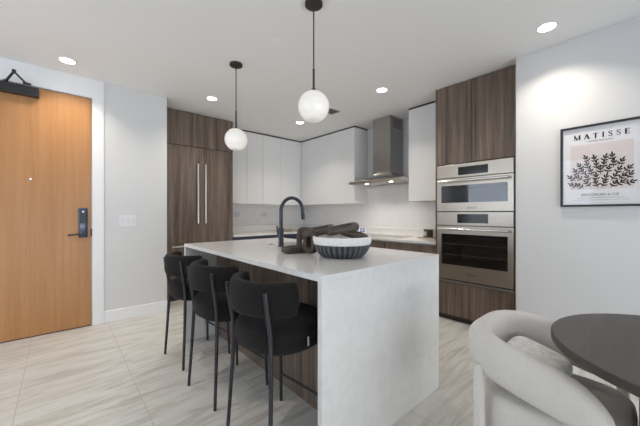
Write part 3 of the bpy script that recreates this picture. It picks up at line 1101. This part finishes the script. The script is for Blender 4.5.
def build_stool(v, label):
    root = (0.905, v, 0)
    t = thing('bar_stool', root, label, 'bar stool', GS)
    cu = 0.915
    bm = bm_new()
    rings = []
    for s, z in ((0.70, .508), (0.86, .511), (0.955, .528), (0.995, .556), (1.0, .59), (0.985, .617), (0.94, .638), (0.84, .650), (0.6, .655), (0.25, .656)):
        rings.append([(cu + x * s, v + y * s, z) for x, y in superell(0.242, 0.240, 44, 2.35)])
    add_loft(bm, rings)
    link('seat', bm, M_FABRIC, t, smooth=60)
    # wrap-round backrest
    bc_u, Rb = 0.898, 0.230
    bm = bm_new()
    rings = []
    A = math.radians(76)
    n = 34
    for i in range(n + 1):
        s = -1 + 2 * i / n
        a = s * A
        e = max(0, (abs(s) - .90) / .10)
        k = math.sqrt(max(0.02, 1 - e * e))
        hh, tt = 0.083 * (0.25 + .75 * k), 0.034 * k
        cu_, cv_ = bc_u - Rb * math.cos(a), v + Rb * math.sin(a)
        nx, ny = -math.cos(a), math.sin(a)
        zc = 0.788
        rings.append([(cu_ + nx * x, cv_ + ny * x, zc + z) for x, z in superell(tt, hh, 22, 3.0)])
    add_loft(bm, rings)
    link('backrest', bm, M_FABRIC, t, smooth=60)
    legs = []
    for s in (-1, 1):
        bm = bm_new()
        yo = 0.180 if s > 0 else -0.163
        yb = 0.187 * s
        add_tube(bm, [(.686, v + yo, .832), (.688, v + yo, .80), (.714, v + 0.166 * s, .62), (.718, v + 0.165 * s, .545), (.708, v + 0.177 * s, .30), (.692, v + yb * 1.02, 0.0)], .011, 12,
                 radii=[.0115, .0115, .0118, .0118, .0105, .0095])
        link('leg', bm, M_LEG, t, smooth=True)
        bm = bm_new()
        add_tube(bm, [(1.055, v + .185 * s, .535), (1.062, v + .19 * s, .3), (1.075, v + .20 * s, 0.0)], .011, 12, radii=[.0118, .011, .0095])
        link('leg', bm, M_LEG, t, smooth=True)
    bm = bm_new(); add_tube(bm, [(1.067, v - .19, .18), (1.067, v + .19, .18)], .0085, 12)
    link('footrest', bm, M_LEG, t, smooth=True)
    bm = bm_new(); add_box(bm, 0.885, 0.892, v - .2430, v - .2390, 0.548, 0.592)
    link('fabric_tag', bm, M_TAG, t)
    return t


s0 = build_stool(1.378, 'black boucle bar stool nearest the camera, at the near end of the island')
s0.rotation_euler.z = math.radians(5)
s0.location = (0.916, 1.368, 0)
for v, lab in ((1.975, 'black boucle bar stool in the middle of the row of three'),
               (2.590, 'black boucle bar stool farthest from the camera, closest to the refrigerator')):
    o = dup(s0, (0.905, v, 0))
    o['label'] = lab

# ------------------------------------------------------------------ framed poster
pf = thing('framed_poster', (PU, 0.264, 1.257), 'black framed art poster headed MATISSE on the white wall', 'poster')
FY0, FY1, FZ0, FZ1 = 0.020, 0.508, 1.257, 1.905
bm = bm_new()
fw = 0.016
for b in ((FY0, FY1, FZ0, FZ0 + fw), (FY0, FY1, FZ1 - fw, FZ1), (FY0, FY0 + fw, FZ0 + fw, FZ1 - fw), (FY1 - fw, FY1, FZ0 + fw, FZ1 - fw)):
    add_box(bm, PU - .024, PU - .0008, *b, bev=0.001)
link('frame', bm, M_BLACKM, pf)
pr = boxpart('print', (PU - .008, PU - .002, FY0 + fw, FY1 - fw, FZ0 + fw, FZ1 - fw), M_PAPER, pf)
boxpart('pink_panel', (PU - .0088, PU - .0081, 0.087, 0.444, 1.395, 1.753), M_PINK, pr)
boxpart('glass_sheet', (PU - .015, PU - .013, FY0 + fw, FY1 - fw, FZ0 + fw, FZ1 - fw), M_PICGLASS, pf)
# plain generic foliage pattern: bushy sprigs of simple rounded leaves
bm = bm_new()
UL = PU - .0096


def leaf(cy, cz, ang, L, Wd):
    t = bmesh.new()
    vs = []
    for k in range(12):
        a = 2 * PI * k / 12
        x = L / 2 * math.cos(a)
        y = Wd / 2 * math.sin(a) * (1 - .25 * math.cos(a))
        vs.append(t.verts.new((UL, cy - (x * math.cos(ang) - y * math.sin(ang)), cz + x * math.sin(ang) + y * math.cos(ang))))
    f = t.faces.new(vs)
    bmesh.ops.solidify(t, geom=[f], thickness=-0.0006)
    merge(bm, t)


random.seed(12)
for row, (zz, hw, k) in enumerate(((1.425, .172, 8), (1.475, .180, 8), (1.525, .165, 7), (1.575, .135, 6), (1.622, .095, 4))):
    for i in range(k):
        off = -hw + 2 * hw * (i + .5) / k + random.uniform(-.006, .006)      # towards the right of the print
        z = zz + random.uniform(-.008, .008)
        a = math.atan2(z - 1.33, off) + random.uniform(-.25, .25)
        y = 0.266 - off
        ca, sa = math.cos(a), math.sin(a)
        leaf(y, z, a, .050, .0045)
        for q, sz, da in ((.022, .030, 0), (.010, .028, .62), (.010, .028, -.62), (-.006, .026, 1.05), (-.006, .026, -1.05)):
            aa = a + da
            leaf(y - ca * q - math.cos(aa) * sz * .55, z + sa * q + math.sin(aa) * sz * .55, aa, sz, .0102)
link('leaf_pattern', bm, M_INK, pr)
# lettering


def stroke(x0, y0, x1, y1, wd, ox, oz, h):
    """straight pen stroke in letter space (unit height), mapped on the poster"""
    dx, dy = x1 - x0, y1 - y0
    L = math.hypot(dx, dy)
    nx, ny = -dy / L * wd / 2, dx / L * wd / 2
    t = bmesh.new()
    vs = [t.verts.new((UL, ox - px * h, oz + py * h)) for px, py in ((x0 + nx, y0 + ny), (x1 + nx, y1 + ny), (x1 - nx, y1 - ny), (x0 - nx, y0 - ny))]
    f = t.faces.new(vs)
    bmesh.ops.solidify(t, geom=[f], thickness=-0.0006)
    merge(bm, t)


TH, TN = 0.22, 0.11
LET = {
    'M': (1.05, [(.12, 0, .12, 1, TN), (.12, 1, .52, 0, TH), (.52, 0, .92, 1, TN), (.92, 0, .92, 1, TH), (0, .03, .26, .03, .06), (.78, .03, 1.06, .03, .06), (0, .97, .2, .97, .06), (.86, .97, 1.05, .97, .06)]),
    'A': (.85, [(.08, 0, .42, 1, TN), (.42, 1, .78, 0, TH), (.22, .35, .62, .35, .06), (-.02, .03, .2, .03, .06), (.64, .03, .9, .03, .06)]),
    'T': (.78, [(.39, 0, .39, 1, TH), (.02, .96, .76, .96, .07), (.04, .76, .04, 1, .06), (.74, .76, .74, 1, .06), (.24, .03, .54, .03, .06)]),
    'I': (.40, [(.2, 0, .2, 1, TH), (.04, .03, .36, .03, .06), (.04, .97, .36, .97, .06)]),
    'E': (.70, [(.14, 0, .14, 1, TH), (.02, .04, .64, .04, .07), (.02, .96, .60, .96, .07), (.14, .52, .48, .52, .07), (.63, 0, .63, .26, .06), (.59, .76, .59, 1, .06), (.48, .40, .48, .64, .05)]),
    'S': (.62, [(.54, .78, .50, .92, .07), (.50, .93, .30, .98, .09), (.30, .98, .10, .86, .11), (.10, .88, .08, .70, .13), (.09, .70, .28, .55, .15), (.28, .56, .50, .40, .16), (.50, .42, .54, .20, .13), (.54, .22, .40, .05, .11), (.42, .05, .22, .01, .09), (.22, .02, .06, .14, .07), (.05, .06, .05, .28, .06), (.54, .74, .54, .98, .05)]),
}
word = 'MATISSE'
H_T = 0.040
tot = sum(LET[c][0] for c in word)
gap = (0.318 / H_T - tot) / (len(word) - 1)
x = 0
for c in word:
    wdt, st = LET[c]
    bm = bm_new()
    for s in st:
        stroke(s[0], s[1], s[2], s[3], s[4], 0.424 - x * H_T, 1.795, H_T)
    x += wdt + gap
    link('title_letter', bm, M_INK, pr)
brand_text(pr, 'PAPIERS DECOUPES', UL, 0.266, 1.773, 0.0165, M_INKL, 'subtitle_lettering')
brand_text(pr, 'BERGGRUEN & CIE', UL, 0.272, 1.350, 0.026, M_INKL, 'lower_lettering')
bm = bm_new()
add_box(bm, UL, UL + .0006, 0.135, 0.40, 1.3255, 1.3275)
add_box(bm, UL, UL + .0006, 0.105, 0.43, 1.309, 1.3105)
link('lower_rules', bm, M_INKL, pr)

# ------------------------------------------------------------------ dining table
tu, tv, TR = 1.532, -0.178, 0.450
tb = thing('round_dining_table', (tu, tv, 0), 'round dark wood dining table beside the ivory chair', 'table')
bm = bm_new(); add_lathe(bm, [(0.001, .7195), (TR - .004, .7195), (TR, .7235), (TR, .746), (TR - .004, .750), (0.001, .750)], tu, tv, 120)
link('tabletop', bm, M_TABLE, tb, smooth=30)
bm = bm_new(); add_lathe(bm, [(0.001, 0.0), (0.205, 0.0), (0.208, .01), (0.208, .70), (0.19, .719), (0.001, .719)], tu, tv, 64)
link('drum_base', bm, M_TABLE, tb, smooth=30)

# ------------------------------------------------------------------ ivory barrel chair
cu0, cv0 = 1.512, 0.270
dc = thing('barrel_dining_chair', (cu0, cv0, 0), 'ivory upholstered barrel dining chair with a wrap-round back at the round table', 'chair')


def chair_path():
    """plan of the wrap-round rail, from the near arm round the back to the far arm; s measured for height"""
    pts = []
    W, B, F = 0.245, 0.240, -0.203
    r = 0.180
    for i in range(5):
        pts.append((-W, F + (B - r - F) * i / 5))
    for i in range(9):
        a = PI - i * (PI / 2) / 8
        pts.append((-W + r + r * math.cos(a), B - r + r * math.sin(a)))
    for i in range(9):
        a = PI / 2 - i * (PI / 2) / 8
        pts.append((W - r + r * math.cos(a), B - r + r * math.sin(a)))
    for i in range(1, 6):
        pts.append((W, B - r + (F - B + r) * i / 5))
    return pts


pp = chair_path()
bm = bm_new()
rings = []
n = len(pp)
for i, (x, y) in enumerate(pp):
    a = Vector(pp[max(i - 1, 0)]); b = Vector(pp[min(i + 1, n - 1)])
    t_ = (b - a).normalized()
    nx, ny = -t_.y, t_.x
    fr_ = min(1, max(0, (y + .203) / .443))       # 0 at arm front, 1 at back
    sm = fr_ * fr_ * (3 - 2 * fr_)
    top = 0.652 + 0.066 * sm
    bot = 0.488 + 0.070 * sm
    e = 1.0
    k = min(i, n - 1 - i)
    if k < 3:
        top -= (0.085, 0.030, 0.006)[k]
        e = (0.72, 0.94, 1.0)[k]
    hz, th = (top - bot) / 2 * e, 0.052 * e
    zc = (top + bot) / 2
    rings.append([(cu0 + x + nx * px, cv0 + y + ny * px, zc + pz) for px, pz in superell(th, hz, 24, 2.6)])
add_loft(bm, rings)
link('back_rail', bm, M_BOUCLE, dc, smooth=70, subdiv=1)
bm = bm_new()
rings = []
for s, z in ((0.90, .280), (0.97, .285), (1.0, .31), (1.0, .445), (0.985, .468), (0.93, .482), (0.6, .487), (0.2, .488)):
    rings.append([(cu0 + x * s, cv0 - .005 + y * s, z) for x, y in superell(0.232, 0.232, 48, 4.0)])
add_loft(bm, rings)
link('seat', bm, M_BOUCLE, dc, smooth=60)
for sx in (-1, 1):
    for y, top in ((-.190, .47), (.190, .60)):
        bm = bm_new()
        rings = []
        xx = sx * (.262 if y < 0 else .252)
        for z, s in ((0.0, .92), (.01, 1.0), (top, 1.0)):
            rings.append([(cu0 + xx + px * s, cv0 + y + py * s, z) for px, py in superell(.015, .020, 20, 3.0)])
        add_loft(bm, rings)
        link('leg', bm, M_BOUCLE, dc, smooth=50)
# cushion
bm = bm_new()
rings = []
n = 9
mtx = Matrix.Translation((cu0 - .002, cv0 + .062, 0.568)) @ Matrix.Rotation(math.radians(16), 4, 'X')
for i in range(-n, n + 1):
    s = i / n
    zz = 0.044 * math.sin(s * PI / 2)
    k = math.cos(s * PI / 2) ** 0.42 if abs(i) < n else 0.05
    k = max(k, .05)
    rings.append([mtx @ Vector((x * k, y * k, zz)) for x, y in superell(0.165, 0.118, 48, 5)])
add_loft(bm, rings)
tag(link('throw_cushion', bm, M_CUSHION, origin=(cu0, cv0 + .062, 0.49), smooth=70), 'white woven throw cushion lying in the ivory chair', 'cushion')

for o in bpy.data.objects:
    if '_o' in o:
        del o['_o']
